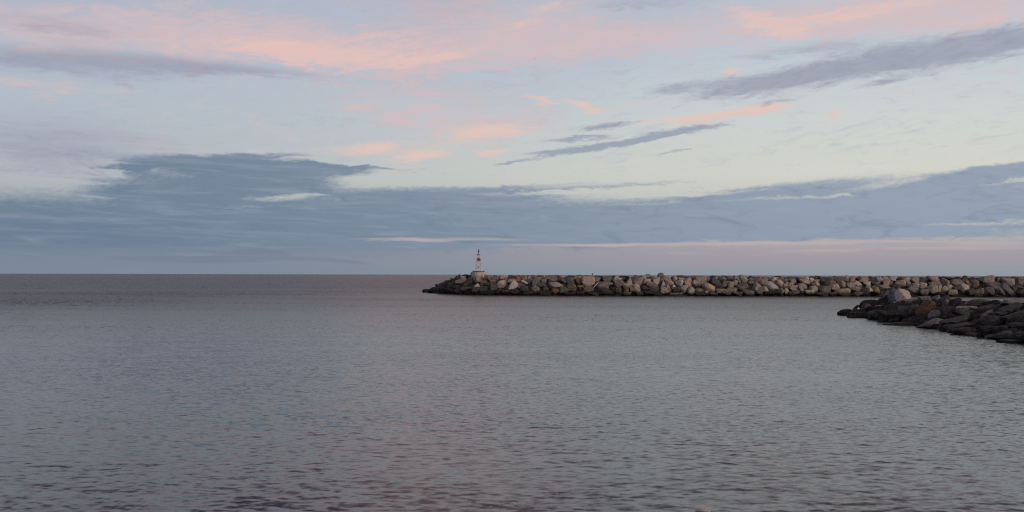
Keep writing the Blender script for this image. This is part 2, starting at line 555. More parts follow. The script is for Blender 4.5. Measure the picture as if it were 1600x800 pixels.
R0, R1, R2, A1 = 12.5, 232.0, 1500.0, R(31)
rads = [R0]
while rads[-1] < R1:
    rads.append(rads[-1] + 0.030 + 0.00078 * rads[-1])
rads[-1] = R1
fine, quads = polar(rads, np.linspace(-A1, A1, 1050))
wh_ = wave_height(fine[:, 0], fine[:, 1])
fr_r = np.hypot(fine[:, 0], fine[:, 1]); fr_a = np.abs(np.arctan2(fine[:, 0], fine[:, 1]))
fade = np.clip((fr_r - R0) / 1.0, 0, 1) * np.clip((R1 - fr_r) / 25.0, 0, 1) * np.clip((A1 - fr_a) / R(1.5), 0, 1)
fine[:, 2] = wh_ * fade * np.interp(fr_r, [14, 22, 40, 70, 160], [0.60, 0.48, 0.62, 1.25, 1.6])
V, Q = [fine], [quads]
base = len(fine)
rads = [R1]
while rads[-1] < R2:
    rads.append(rads[-1] + 0.7 + 0.0009 * rads[-1])
rads[-1] = R2
mid_, quads = polar(rads, np.linspace(-A1, A1, 620))
mr = np.hypot(mid_[:, 0], mid_[:, 1]); ma = np.abs(np.arctan2(mid_[:, 0], mid_[:, 1]))
mid_[:, 2] = open_sea(mid_[:, 0], mid_[:, 1]) * np.clip((mr - R1) / 30.0, 0, 1) * np.clip((R2 - mr) / 200.0, 0, 1) * np.clip((A1 - ma) / R(1.5), 0, 1)
V.append(mid_); Q.append(quads + base); base += len(mid_)
for rr_, aa_ in ((np.array([0.01, 4, 8, R0]), np.linspace(-math.pi, math.pi, 97)), (np.geomspace(R0, R2, 24), np.linspace(A1, 2 * math.pi - A1, 80)),
                 (np.geomspace(R2, 13000, 14), np.linspace(-math.pi, math.pi, 193))):
    v_, q_ = polar(rr_, aa_)
    V.append(v_); Q.append(q_ + base); base += len(v_)
V = np.vstack(V).astype(np.float32); Q = np.vstack(Q)[:, ::-1].astype(np.int32)
me = bpy.data.meshes.new('sea')
me.vertices.add(len(V)); me.vertices.foreach_set('co', V.ravel())
me.loops.add(Q.size); me.loops.foreach_set('vertex_index', Q.ravel())
me.polygons.add(len(Q)); me.polygons.foreach_set('loop_start', np.arange(0, Q.size, 4, dtype=np.int32))
me.polygons.foreach_set('use_smooth', np.ones(len(Q), bool))
me.update(calc_edges=True)
me.materials.append(sea_mat)
sea = bpy.data.objects.new('sea', me)
COL.objects.link(sea)
print('sea verts', len(V), 'up', me.polygons[10].normal.z)
tag(sea, kind='structure')

# ------------------------------------------------------------------ boulders
_ico = {}
def ico(sub):
    if sub not in _ico:
        bm = bmesh.new()
        bmesh.ops.create_icosphere(bm, subdivisions=sub, radius=1.0)
        v = np.array([x.co[:] for x in bm.verts])
        v /= np.linalg.norm(v, axis=1)[:, None]
        f = [tuple(x.index for x in fc.verts) for fc in bm.faces]
        bm.free()
        _ico[sub] = (v, f)
    return _ico[sub]


def lumps(v, r, k, fr):
    out = np.zeros(len(v))
    for _ in range(k):
        d = r.normal(size=3)
        d *= fr * r.uniform(0.6, 1.4) / np.linalg.norm(d)
        out += np.sin(v @ d + r.uniform(0, 6.28))
    return out / math.sqrt(k)


def rock_verts(seed, shape, sub):
    """Unit rock: a sphere cut by planes with worn edges, then roughened."""
    r = np.random.default_rng(seed)
    v, f = ico(sub)
    n = {'r': 14, 'b': 9, 's': 8, 'w': 7}[shape]
    nrm = r.normal(size=(n, 3))
    if shape in 'bs':
        ax = np.array([[1, 0, 0], [-1, 0, 0], [0, 1, 0], [0, -1, 0], [0, 0, 1], [0, 0, -1]], float)
        nrm = np.vstack([ax + r.normal(size=(6, 3)) * 0.22, nrm[:5]])
    if shape == 'w':
        t = r.uniform(-0.3, 0.3)
        nrm = np.vstack([[[0.80, -0.2, 0.55 + t], [-0.80, -0.2, 0.55 - t], [0, 0.2, -1], [0.1, -0.95, 0.35]], nrm[:3]])
    nrm /= np.linalg.norm(nrm, axis=1)[:, None]
    dist = r.uniform(0.52, 0.95, len(nrm)) if shape != 'r' else r.uniform(0.66, 1.0, len(nrm))
    if shape == 'w': dist[:4] = r.uniform(0.5, 0.62, 4)
    dot = np.maximum(v @ nrm.T, 1e-3)
    rr = dist[None, :] / dot
    p = {'r': 16.0, 'b': 50.0, 's': 50.0, 'w': 50.0}[shape]
    rr = np.hstack([rr, np.full((len(v), 1), 1.15 if shape == 'r' else 1.4)])
    rad = (rr ** -p).sum(1) ** (-1 / p)
    rad *= 1 + 0.024 * lumps(v, r, 5, 4.0) + 0.014 * lumps(v, r, 6, 11.0) + 0.008 * lumps(v, r, 6, 24.0)
    o = v * rad[:, None]
    lo, hi = o.min(0), o.max(0)
    return (o - (lo + hi) / 2) / ((hi - lo) / 2), f      # fills the unit box


PAL = {'K': (.026, .026, .027), 'D': (.064, .063, .063), 'G': (.145, .139, .131), 'N': (.064, .071, .067), 'B': (.115, .121, .135), 'T': (.305, .248, .198),
       'P': (.29, .243, .222), 'L': (.375, .342, .308), 'O': (.165, .10, .06), 'W': (.152, .124, .105), 'Y': (.255, .216, .165)}
NPAL = {'K': (.019, .021, .022), 'D': (.060, .064, .067), 'G': (.150, .155, .155), 'N': (.045, .053, .052), 'B': (.165, .18, .205), 'T': (.18, .165, .15),
        'P': (.155, .152, .153), 'L': (.27, .268, .262), 'O': (.105, .058, .035), 'W': (.078, .074, .071), 'Y': (.14, .13, .11)}
CNAME = {'K': 'black', 'D': 'dark grey', 'G': 'grey', 'N': 'dark green-grey', 'B': 'blue-grey', 'T': 'tan', 'P': 'pinkish', 'L': 'pale', 'O': 'rust-brown', 'W': 'brown', 'Y': 'ochre'}
SNAME = {'r': 'rounded', 'b': 'blocky', 's': 'flat', 'w': 'pointed'}


def rock_object(name, loc, half, tilt, seed, shape, col, mat, sub=3, yaw=0.0, shade=None):
    """half = half sizes across, in depth, up; tilt turns it in the plane facing the viewer."""
    v, f = rock_verts(seed, shape, sub)
    v = v * np.array(half)[None, :]
    m = np.array(Matrix.Rotation(yaw, 3, 'Z') @ Matrix.Rotation(-R(tilt), 3, 'Y'))
    o = link_mesh(name, v @ m.T, f, mat, smooth=False)
    o.location = loc
    r = np.random.default_rng(seed + 99)
    k = r.uniform(0.85, 1.15)
    j = r.uniform(0.95, 1.05, 3)
    o.color = (*[float(c * k * q) for c, q in zip((shade or PAL)[col], j)], 1)
    return o


# the far breakwater's waterline (photo column -> distance) and its slope
WL = [(650, 200), (662, 196), (680, 187), (700, 180), (740, 173.5), (800, 170), (1000, 168.3), (1300, 168), (1500, 167.2), (1700, 166)]
def wl(px):
    return float(np.interp(px, [a for a, _ in WL], [d for _, d in WL]))
SLOPE = 0.66


def on_breakwater(px, py, zmax=3.55):
    d = ray(px, py)
    y0 = wl(px)
    t = (CAM_H + SLOPE * y0) / (SLOPE - d.z)
    z = CAM_H + d.z * t
    if z > zmax:
        t = y0 + zmax / SLOPE
    return Vector((d.x * t, t, CAM_H + d.z * t))


def on_jetty(px, py):
    k = 0.38
    d = ray(px, py)
    # CAM_H + d.z*t = k*(d.x*t - (26.9 + (t-51.7)*0.0763))
    t = (CAM_H + k * (26.9 - 51.7 * 0.0763)) / (k * (d.x - 0.0763) - d.z)
    return Vector((d.x * t, t, CAM_H + d.z * t))


# x y w h tilt colour shape, read off the photo (photo pixels) and set back onto the slope
FAR = """
665 454.7 11 6 0 K r|676 453.6 17 8 22 K r|683 446.5 6 6 20 K b|687 451.5 7 10 60 D s|694 445.5 19 10 15 D b|702 440 14 6 15 D s|696 453.5 16 8 0 K b|707.5 436 7 9 50 D w|715 433.5 11 8 25 D b
718.5 440.5 15 10 10 P b|708 445 9 9 0 D b|725 435 10 9 10 L r|727 430.5 11 5 0 K r|733 431.5 10 5 0 K s|737 437.5 18 11 5 N b|731 444.5 21 9 12 N s|715 449.5 15 9 -10 D b|745.5 446.8 12 8 0 L w
730 452 19 8 0 D s|717 455.5 17 6 0 D s|746.5 452.8 18 9 3 N b|705 454.8 13 8 0 K b|750 435.5 11 11 0 P b|743 439 8 10 0 D b
756 443.8 12 10 20 O b|760.5 434 10 9 -20 G b|766 434.5 9 10 0 P b|776 435 16 11 0 W b|771 441.5 10 9 0 G b|788.5 432.2 13 6 0 L s|798 433 10 7 0 N b|784.5 444 17 12 5 L r|790 438 10 7 0 W r|800 438.8 15 7 0 T b
804.5 434 9 7 0 D b|810 437 10 12 60 O b|800 446.8 21 11 28 L w|819.5 432 10 6 0 W b|820.5 436 9 10 30 Y b|826.5 435 7 7 0 T r|820 441.5 12 6 -10 L s|831 432.5 10 7 0 W b|828.5 440.5 10 11 0 B b
836 443.5 10 12 0 W b|812.5 447.8 11 10 0 B b|819 450.5 12 10 0 N b|839 437 15 9 0 G b|844 433 11 7 0 N b|846 445.5 15 9 0 N b|837.5 452 15 9 -30 G s|794 456 19 7 0 D s|757 452.3 15 10 0 N b|771 451 13 12 0 N b
762 457.5 23 7 0 K s|804 455.5 15 8 0 K b|825 457.8 19 7 0 K s|780 456 15 8 0 K b|764 444.5 7 11 70 N s|862.5 432.3 23 7 0 W s|851.5 437 10 10 -40 G w|864 437.6 15 6 0 G s|868.5 445 22 9 4 P b|876 435.5 10 11 0 W b
882.5 438.5 7 15 80 W s|890.5 439 13 14 0 B b|902 434.5 14 8 10 T b|902 430.6 13 4 0 K s|906 439 10 13 45 O b|919 440.5 21 17 0 P b|893.5 450.5 14 13 0 O r|882 453.5 16 11 0 N b|867.5 455.5 11 9 0 O r|852 451.5 10 9 0 D b
907.5 450.5 11 9 0 W b|919 452.5 17 9 0 W s|928 459 15 5 -8 G s|907.5 457.5 13 6 0 K s|891 459 21 6 0 K s|852 458 19 7 0 K s|934 437.5 10 8 0 P b|932.5 432.5 11 6 0 G b|939 434 10 7 0 D b|939 448.5 22 15 10 G b|941 457.5 17 7 0 K s
948 436 16 10 0 G b|950 443.5 17 8 0 G b|965 435.5 13 7 0 L s|972.5 434 11 7 0 D b|967 444 18 12 0 W b|983.5 440 13 15 0 T w|980 446 12 9 0 T b|998 439.5 20 14 -38 P s|988 436 8 9 0 W b|995 450.5 15 10 -55 T r|978.5 453.5 8 11 0 O b
966 453.5 11 10 0 D b|947 455 19 9 0 K b|980 459 13 5 0 T s|988 452.5 8 10 0 W b|1007 451.5 15 10 -20 D b|998 458.5 17 7 0 D s|1005 435.5 10 9 0 T b|1011 440 10 13 80 T b|1018 437 10 10 0 G r|1019 444.5 18 8 -20 T s|1026 439 11 12 0 T b
1033 431.5 11 10 0 G r|1033 438 9 8 0 W b|1036.5 443.5 9 12 0 L w|1022 452 17 10 -15 D b|1036.5 454 9 11 0 T b|1012 458.5 19 7 0 K s|1027 459.2 15 6 0 K s|997 432 13 4 0 K s|976 432 13 4 0 K s|955 432 15 4 0 K s
1043.5 436 13 10 0 T b|1055.5 436 9 10 0 P r|1046 443.5 14 10 0 T r|1062 442.5 13 12 0 L r|1065.5 435.5 12 5 0 T s|1076 441 14 15 0 T b|1085.5 433 9 6 0 G b|1085 442.5 9 10 -30 P r|1095 440 19 15 0 Y b|1107 436.5 8 7 0 L r|1107.5 450.5 22 14 -32 T r
1120.5 444 25 12 -42 N s|1115.5 435 11 6 0 P s|1044 450.5 10 12 0 Y w|1054 448 9 8 0 L w|1058 453.5 13 10 0 D b|1069.5 451.5 11 12 0 P b|1080 453.5 11 13 0 T b|1092.5 454.5 13 9 -10 W r|1055.5 460 23 5 0 T s|1095.5 459.3 17 6 0 D s
1105.5 458.5 12 5 -50 P s|1115 459.8 13 5 0 G s|1127 455.5 17 9 0 W b|1129 436 14 9 0 G r|1131 432.5 11 4 0 K s|1091 432 15 4 0 K s|1141 435 11 8 0 B r|1133 443.5 8 9 0 G b|1141 444.5 13 10 0 Y b|1150.5 437 8 7 0 L b|1149 442 7 8 0 P b|1154 441 13 6 -55 G s
1161 438 18 13 -42 T r|1174 437.3 11 7 0 W r|1184.5 436.5 14 9 15 W r|1195 437 10 10 0 T b|1160 448 18 8 8 B s|1174 442 11 6 0 W s|1183 448.5 21 15 20 T w|1190.5 442.5 8 8 0 T r|1194 452.5 15 9 -8 T r|1205 447 26 12 -24 L r|1209 439 10 10 0 L r
1202.5 435.5 8 7 0 P r|1219 443.5 16 11 -50 T r|1213 434.2 13 5 0 T s|1221 436 10 6 0 W s|1227 439 10 8 0 W b|1144 452.5 18 8 -8 W s|1136 456.7 15 9 0 W b|1152 459 16 6 0 W s|1165 455.5 15 8 -10 W b|1171 458 13 7 0 G b|1186 457 11 8 0 W b
1204 458.5 23 7 0 K s|1221 455.5 11 11 0 G r|1229 456 9 11 0 T r|1228.5 446.5 9 10 0 T b|1232.5 446.5 14 10 5 Y b|1239 440 12 8 0 P b|1236 434.5 11 6 0 W s|1256.5 441.5 18 9 -8 T s|1259.5 436 10 9 0 L r|1251 435.5 8 5 0 G s|1268.5 438 9 8 0 T r
1275 434.5 13 6 0 D b|1275 439 11 5 0 T s|1275 444 12 7 0 T r|1254.5 447.5 15 9 0 Y b|1240 450 14 9 0 P b|1252 452.5 13 7 -50 P s|1265 456.5 16 7 -5 T s|1271 451.5 14 10 0 P b|1288 452.5 18 11 -10 G b|1288 437.5 16 10 0 D b|1291 443 11 9 0 D b
1299 435.5 9 8 0 W b|1306 436.3 10 9 0 N b|1301 440.7 10 6 0 T b|1315.5 436 13 9 0 W b|1303 449.5 17 13 0 T r|1315 444 13 11 0 P b|1315.5 456 21 13 -8 T b|1302 459.6 13 5 0 W s|1242 457.5 19 8 0 N s|1283 459 23 7 0 N s
1324.5 436 7 13 0 L b|1332.5 438 10 12 0 Y b|1349.5 438 17 10 0 Y s|1347 434 14 5 0 W s|1362 436 16 9 -30 D b|1374 436 9 8 0 L b|1382.5 435 10 7 0 P b|1384.5 443 11 14 0 P b|1369 443 15 6 -15 W s|1340.5 444.5 13 8 -35 L r
1330 446.5 13 10 0 T b|1355 443.8 13 7 0 L b|1338.5 452.5 18 9 0 P b|1358.5 453 14 10 -58 L b|1351 455.5 13 12 0 D b|1339.5 459 15 6 0 W s|1370 452.5 14 10 0 W b|1382.5 449.5 17 8 0 Y b|1394 435 12 7 0 L b|1392 442.5 10 10 0 N b|1407.5 442.5 15 12 -15 T b
1402.5 447.5 11 6 0 D s|1369 459 13 7 0 K b|1418 436 15 7 0 P b|1429 437.3 13 9 -10 Y b|1440.5 437 18 10 -20 N s|1460 436.8 23 9 -14 P r|1477.5 441.5 15 11 -40 P r|1419.5 443 7 9 0 T b|1427 450.5 17 16 0 P b|1443 447 13 11 0 L b|1444.5 456 15 9 0 G b
1462 444.5 19 8 0 Y s|1457 453 15 13 0 P b|1469 451 13 10 0 T b|1477 452.5 11 11 0 Y r|1484 449.5 9 9 0 P r|1494.5 442 20 11 -8 W b|1494 450.5 13 8 0 D b|1488 457 18 9 0 Y b|1469 459 15 7 0 K b|1491 435.5 19 5 0 K s|1506 440.8 8 9 0 W b
1508.5 451 14 15 0 P r|1512 441.8 13 9 -55 W s|1523 443.5 16 12 -30 W r|1532 436 12 8 0 D b|1546.5 438.5 21 15 5 P r|1560.5 438 9 9 0 W b|1516.5 457.5 11 10 0 N b|1529.5 457 16 13 0 W b|1543.5 456 19 14 0 N b|1560 451 26 20 0 G b|1577 454 26 12 -40 G s
1577 441.5 21 13 0 P b|1593 440.5 20 14 0 W b|1586 454 10 13 0 D b|1597 458.3 16 12 0 D r|1591 448 15 8 0 D b|1612 447 20 15 0 W b|1614 437 18 10 0 D b|1626 454 20 14 0 T r
"""
ANCH = [(748, 'the beacon'), (890.5, 'the blue-grey block'), (925.6, 'the small dark bird'), (983.5, 'the tan triangular boulder'), (1033, 'the round skyline boulder'), (1120.5, 'the dark slanting slab'),
        (1161, 'the tan egg-shaped boulder'), (1205, 'the long pale boulder'), (1288, 'the grey angular boulder'), (1384.5, 'the upright pinkish block'), (1443, 'the pale squarish boulder'), (1546.5, 'the mauve skyline boulder')]
OWN = {(890.5, 439): 'blue-grey upright block high on the breakwater, left of the small dark bird', (983.5, 440): 'tan triangular boulder with its point upward, high on the far breakwater',
       (1033, 431.5): 'round greenish-grey boulder standing alone above the breakwater crest against the sea', (1120.5, 444): 'dark green-grey slab slanting down to the right across pale breakwater boulders',
       (1161, 438): 'tan egg-shaped boulder leaning right, just right of the dark slanting slab', (1205, 447): 'long pale capsule-shaped boulder lying slanted in the middle of the breakwater',
       (1288, 452.5): 'grey angular boulder in the lower rows of the far breakwater among tan ones', (1384.5, 443): 'upright pinkish block just above the dark tip of the near jetty',
       (1443, 447): 'pale squarish boulder in the lower breakwater, right of the two-toned jetty boulder', (1546.5, 438.5): 'big mauve rounded boulder rising above the crest near the breakwater right end',
       (919, 440.5): 'big pinkish-grey block directly below the small dark bird on the breakwater', (893.5, 450.5): 'rust-orange rounded boulder under the blue-grey upright block',
       (665, 454.7): 'small black wet rock at the very tip of the far breakwater', (784.5, 444): 'pale round knobbly boulder halfway up the breakwater, nearest right of the beacon',
       (1560, 451): 'largest grey boulder of the breakwater, standing under the mauve skyline boulder', (1107.5, 450.5): 'large tan egg-shaped boulder tilted right beneath the dark slanting slab',
       (1315.5, 456): 'large orange-tan block at the waterline left of the near jetty tip'}
ORD = ['first', 'second', 'third', 'fourth', 'fifth', 'sixth', 'seventh', 'eighth', 'ninth', 'tenth', 'eleventh', 'twelfth', 'thirteenth', 'fourteenth', 'fifteenth', 'sixteenth']
far = []
for tok in FAR.replace('\n', '|').split('|'):
    if tok.strip():
        t = tok.split()
        far.append((*map(float, t[:5]), t[5], t[6]))
rows = [(436.6, 'crest row'), (444.2, 'upper row'), (452.2, 'lower row'), (999, 'waterline row')]
def row_of(y): return next(n for lim, n in rows if y - (0) < lim)
count = {}
made = {}
for i, (x, y, w, h_, tl, c, sh) in sorted(enumerate(far), key=lambda k: k[1][0]):
    row = row_of(y)
    anc = [a for a in ANCH if a[0] < x]
    if (x, y) in OWN:
        lab = OWN[(x, y)]
    else:
        key = (row, anc[-1][1] if anc else 'tip')
        k = count.get(key, 0); count[key] = k + 1
        big = 'large ' if w * h_ > 210 else ('small ' if w * h_ < 70 else '')
        where = f'right of {anc[-1][1]}' if anc else 'from the breakwater tip'
        lab = f'{big}{CNAME[c]} {SNAME[sh]} boulder in the {row}, {ORD[k]} {where}'
    p = on_breakwater(x, y + (0.8 if y < 436.6 and (x, y) not in OWN else 0.0))
    s = p.y / F
    hw, hh = w * s * 0.54, h_ * s * 0.56
    dep = max(0.45, 0.5 * (hw + hh) * (0.9 + 0.3 * rng.random()))
    p = p + Vector((0, dep * 0.35, 0)) if y < 455 else p + Vector((0, dep * 0.2, 0))
    o = rock_object('boulder', p, (hw, dep, hh), tl, 1000 + i, sh, c, stone_mat, 3)
    tag(o, lab, 'boulder', 'boulders of the far breakwater')

NEAR = """
1320 489.5 22 12 8 K r|1337 494.5 36 13 0 K s|1358 474 28 11 10 K r|1339 480 11 7 10 K b|1353 479 15 10 0 D r|1378 470 28 10 5 K s|1384 459.5 17 9 15 D b|1342 485 26 9 0 K s|1369 494 24 19 0 N b|1371 483 30 12 5 K b
1406.5 461.5 31 19 -3 B b|1387 465 16 10 0 K b|1406 475 46 10 12 D s|1428 469 32 8 10 G s|1445 466 20 7 0 P s|1462 465.5 15 9 0 G r|1447 473 16 9 0 K b|1413 485 32 15 0 D b|1429 483 24 15 0 D b|1447 488 22 30 -40 O b|1461 494 19 18 0 G r
1395 495 38 19 0 K b|1416 497 28 15 0 K b|1412 508 66 10 0 K s|1457 507 40 9 24 G s|1476 469 22 13 15 D b|1480 474 20 12 35 G w|1495 473 20 14 0 K r|1513 475.5 13 8 -50 L s|1535 473 36 11 -5 W r|1480 487 28 16 0 D b|1511 482 34 9 -4 L s
1513 491 38 14 -12 D r|1499 501 54 12 15 D s|1507 509.5 58 10 12 W s|1508 519 46 15 0 D b|1483 512 26 11 5 K b|1548 481.5 32 10 18 W s|1549 489.5 36 10 22 G s|1524 524 26 10 10 D b|1546 499 28 12 0 D b|1548 517 32 14 0 K b
1583 472.5 38 9 0 G s|1574 483.5 52 10 22 D s|1587 496 42 18 15 D b|1555 501 26 14 0 D b|1574 524 40 14 5 D r|1593 508.5 24 10 0 N b|1571 512 32 10 15 D s|1560 476.5 22 8 0 K s|1596 526 18 17 0 D b|1584 535 42 9 0 K s|1550 528 22 9 10 D b
1618 482 40 14 10 D s|1624 503 40 20 0 G b|1622 527 40 18 5 D b
"""
NANCH = [(1310, 'the jetty tip'), (1406.5, 'the two-toned boulder'), (1447, 'the rust-stained rock'), (1511, 'the pale flat slab'), (1549, 'the pale-edged slanting slab')]
NOWN = {(1320, 489.5): 'low black rounded rock forming the very tip of the near jetty', (1406.5, 461.5): 'big two-toned blue-grey and pinkish boulder sitting on top of the near jetty',
        (1447, 488): 'rust-stained orange-brown rock leaning in the middle of the dark jetty', (1461, 494): 'grey rounded rock set against the right side of the rust-stained rock',
        (1511, 482): 'pale pinkish flat slab lying on the upper part of the near jetty', (1535, 473): 'brown rounded rock on the jetty top with bright water behind it',
        (1507, 509.5): 'long brownish slab tilted up to the right low on the jetty', (1587, 496): 'large smooth dark grey block at the right frame side of the jetty',
        (1549, 489.5): 'pale-edged slab slanting up to the right, above the large smooth block', (1412, 508): 'long flat black ledge at the waterline below the two-toned boulder',
        (1353, 479): 'roundish mottled grey rock right above the small white float', (1457, 507): 'slanting slab with a grey top edge below the rust-stained rock'}
near = []
for tok in NEAR.replace('\n', '|').split('|'):
    if tok.strip():
        t = tok.split()
        near.append((*map(float, t[:5]), t[5], t[6]))
count = {}
for i, (x, y, w, h_, tl, c, sh) in sorted(enumerate(near), key=lambda k: k[1][0]):
    # how far down the flank, between the crest line and the waterline seen there
    f_ = (y - 468) / (492 + (x - 1310) * 0.159 - 468)
    row = 'top row' if f_ < 0.3 else ('middle row' if f_ < 0.68 else 'waterline row')
    anc = [a for a in NANCH if a[0] < x]
    if (x, y) in NOWN: lab = NOWN[(x, y)]
    else:
        key = (row, anc[-1][1])
        k = count.get(key, 0); count[key] = k + 1
        lab = f'{CNAME[c]} {SNAME[sh]} rock in the jetty {row}, {ORD[k]} right of {anc[-1][1]}'
    p = on_jetty(x, y)
    s = p.y / F
    hw, hh = w * s * 0.54, h_ * s * 0.58
    dep = max(0.5, 0.6 * (hw + hh))
    p = p + Vector((dep * 0.15, dep * 0.3, -0.03))
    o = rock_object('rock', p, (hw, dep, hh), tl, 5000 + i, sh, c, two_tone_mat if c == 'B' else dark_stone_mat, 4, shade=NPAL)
    tag(o, lab, 'rock', 'rocks of the near jetty')

# rubble cores and the small stones nobody could count
core_mat = plain('rubble_stone', (.028, .026, .024), 0.9, 0, 0.5, 1.2)


def ridge(name, front, crest, back, kind='structure'):
    """A mound from three polylines of points with equal counts."""
    vs, fs = [], []
    n = len(front)
    for row in (front, crest[0], crest[1], back):
        vs += row
    for r in range(3):
        for k in range(n - 1):
            fs.append((r * n + k, r * n + k + 1, (r + 1) * n + k + 1, (r + 1) * n + k))
    o = link_mesh(name, vs, fs, core_mat, smooth=False)
    return tag(o, kind=kind)


fr_, c0_, c1_, bk_ = [], [], [], []
for px in [664, 672, 684, 700, 720, 740, 770, 800, 900, 1000, 1100, 1200, 1300, 1400, 1500, 1600, 1720, 1860]:
    y0 = wl(px) + 1.0
    d = ray(px, 450)
    grow = min(1.0, max(0.05, (px - 662) / 75.0))
    zc = 2.75 * grow
    for L, yy, zz in ((fr_, y0 - 1.2, -1.2), (c0_, y0 + zc / SLOPE, zc), (c1_, y0 + 5 * grow + zc / SLOPE, zc), (bk_, y0 + 11 * grow + 1, -1.2)):
        L.append((d.x * y0, yy, zz))
ridge('breakwater_ground', fr_, (c0_, c1_), bk_)
fr_, c0_, c1_, bk_ = [], [], [], []
for t in (90.5, 88, 84, 78, 70, 60, 50, 40):
    xw = 26.9 + (t - 51.7) * 0.0763
    g = min(1.0, (91 - t) / 9.0)
    fr_.append((xw + 0.7, t, -0.6)); c0_.append((xw + 0.9 + 4.2 * g, t, 1.45 * g)); c1_.append((xw + 1 + 6.4 * g, t, 1.45 * g)); bk_.append((xw + 1.2 + 11 * g, t, -1.2))
ridge('jetty_ground', fr_, (c0_, c1_), bk_)


def rubble(name, pts, mat, seed, lo, hi):
    r = np.random.default_rng(seed)
    vs, fs, base = [], [], 0
    protos = [rock_verts(seed * 13 + k, 'rbws'[k % 4], 2) for k in range(12)]
    for p in pts:
        v, f = protos[r.integers(12)]
        s = r.uniform(lo, hi) * np.array([r.uniform(.8, 1.4), r.uniform(.8, 1.3), r.uniform(.6, 1.0)])
        a = r.uniform(0, 6.28)
        m = np.array([[math.cos(a), -math.sin(a), 0], [math.sin(a), math.cos(a), 0], [0, 0, 1]])
        vv = (v * s) @ m.T + np.array(p)
        vs.append(vv)
        fs += [(a_ + base, b_ + base, c_ + base) for a_, b_, c_ in f]
        base += len(v)
    o = link_mesh(name, np.vstack(vs), fs, mat)
    return o


pts = []
for k in range(900):
    px = rng.uniform(672, 1640)
    top = 434 + max(0, (720 - px)) * 0.36
    bot = 461 - max(0, (700 - px)) * 0.09
    py = rng.uniform(min(top, bot - 1), bot)
    p = on_breakwater(px, py)
    pts.append((p.x, p.y + 1.15, p.z - 0.2))
for k in range(500):        # the far side of the crest and the back slope
    px = rng.uniform(720, 1640)
    y0 = wl(px)
    u = rng.uniform(4.6, 13.5)
    d = ray(px, 440)
    pts.append((d.x * y0, y0 + u, 2.85 if u < 10 else 2.85 - (u - 10) * 0.8))
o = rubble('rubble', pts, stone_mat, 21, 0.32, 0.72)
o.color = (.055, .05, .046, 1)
tag(o, 'small dark rubble wedged between the boulders of the far breakwater', 'rubble', kind='stuff')
pts = []
for k in range(420):
    px = rng.uniform(1325, 1640)
    py = rng.uniform(471 if px > 1400 else 471 + (1400 - px) * 0.2, 489 + (px - 1310) * 0.157)
    p = on_jetty(px, py)
    pts.append((p.x + 0.5, p.y + 0.4, p.z - 0.12))
for k in range(160):
    t = rng.uniform(45, 88); g = min(1.0, (91 - t) / 9.0)
    xw = 26.9 + (t - 51.7) * 0.0763
    pts.append((xw + 1 + rng.uniform(4.4, 9) * g, t, 1.4 * g - rng.uniform(0, .3)))
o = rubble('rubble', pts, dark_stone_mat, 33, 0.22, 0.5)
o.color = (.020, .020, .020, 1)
tag(o, 'small black rubble filling the gaps of the near jetty', 'rubble', kind='stuff')

# a pale stone awash close to the viewer
d = ray(1106, 797); t = CAM_H / -d.z
o = rock_object('stone', (d.x * t, t, -0.02), (0.20, 0.16, 0.045), -6, 777, 'r', 'L', plain('wet_pale_stone', (.33, .325, .31), .3), 4)
tag(o, 'pale wet stone just breaking the water surface close to the viewer', 'stone')

# ------------------------------------------------------------------ beacon on its plinth
white = plain('white_paint', (.62, .60, .57), .5, 0, .12, 3)
maroon = plain('dark_red_paint', (.055, .028, .032), .5, 0, .3, 5)
grey_metal = plain('grey_metal', (.09, .085, .09), .45, 0.4, .3, 6)
concrete = plain('weathered_concrete', (.40, .365, .32), .85, 0, .3, 2.2)
concrete_d = plain('stained_concrete', (.10, .095, .09), .9, 0, .4, 2.0)
bd = 180.0
d = ray(747.8, 423.3)
bx, bz = d.x * bd, CAM_H + d.z * bd
sc = bd / F
pl = empty('concrete_plinth', (bx, bd, 2.9), 'round tan concrete plinth under the white lattice beacon on the breakwater head', 'plinth')
bm = bmesh.new()
hgt = bz - 2.9
bm_lathe(bm, [(0, -0.6), (1.60, -0.6), (1.52, 0.35), (1.44, hgt - 0.22), (0, hgt - 0.22)], 28)
link_bm('drum', bm, concrete, pl, smooth=False)
bm = bmesh.new()
bm_lathe(bm, [(0, hgt - 0.22), (1.08, hgt - 0.22), (1.12, hgt - 0.18), (1.12, hgt - 0.03), (1.07, hgt), (0, hgt)], 28)
link_bm('cap_slab', bm, concrete_d, pl, smooth=False)

bc = empty('lattice_beacon', (bx, bd, bz), 'slim white lattice beacon tower with dark top standing on the breakwater head', 'beacon')
Ht = 2.95      # platform height over the plinth
def leg_at(sx, sy, z):
    k = 0.43 + (0.17 - 0.43) * z / Ht
    a = R(20)
    x, y = sx * k, sy * k
    return Vector((x * math.cos(a) - y * math.sin(a), x * math.sin(a) + y * math.cos(a), z))
corners = [(-1, -1), (1, -1), (1, 1), (-1, 1)]
zsplit, zwhite = 1.78, 2.36
for sx, sy in corners:
    bm = bmesh.new()
    bm_bar(bm, leg_at(sx, sy, 0), leg_at(sx, sy, zsplit), 0.036, 0.034)
    bm_box(bm, leg_at(sx, sy, 0.015), (0.2, 0.2, 0.03))
    lg = link_bm('leg', bm, white, bc, smooth=False)
    bm = bmesh.new()
    bm_bar(bm, leg_at(sx, sy, zsplit), leg_at(sx, sy, zwhite), 0.036, 0.034)
    link_bm('red_band', bm, maroon, lg)
    bm = bmesh.new()
    bm_bar(bm, leg_at(sx, sy, zwhite), leg_at(sx, sy, Ht), 0.034, 0.032)
    link_bm('upper_leg', bm, white, lg)
tiers = [0.06, 0.62, 1.2, 1.75, 2.3, 2.9]
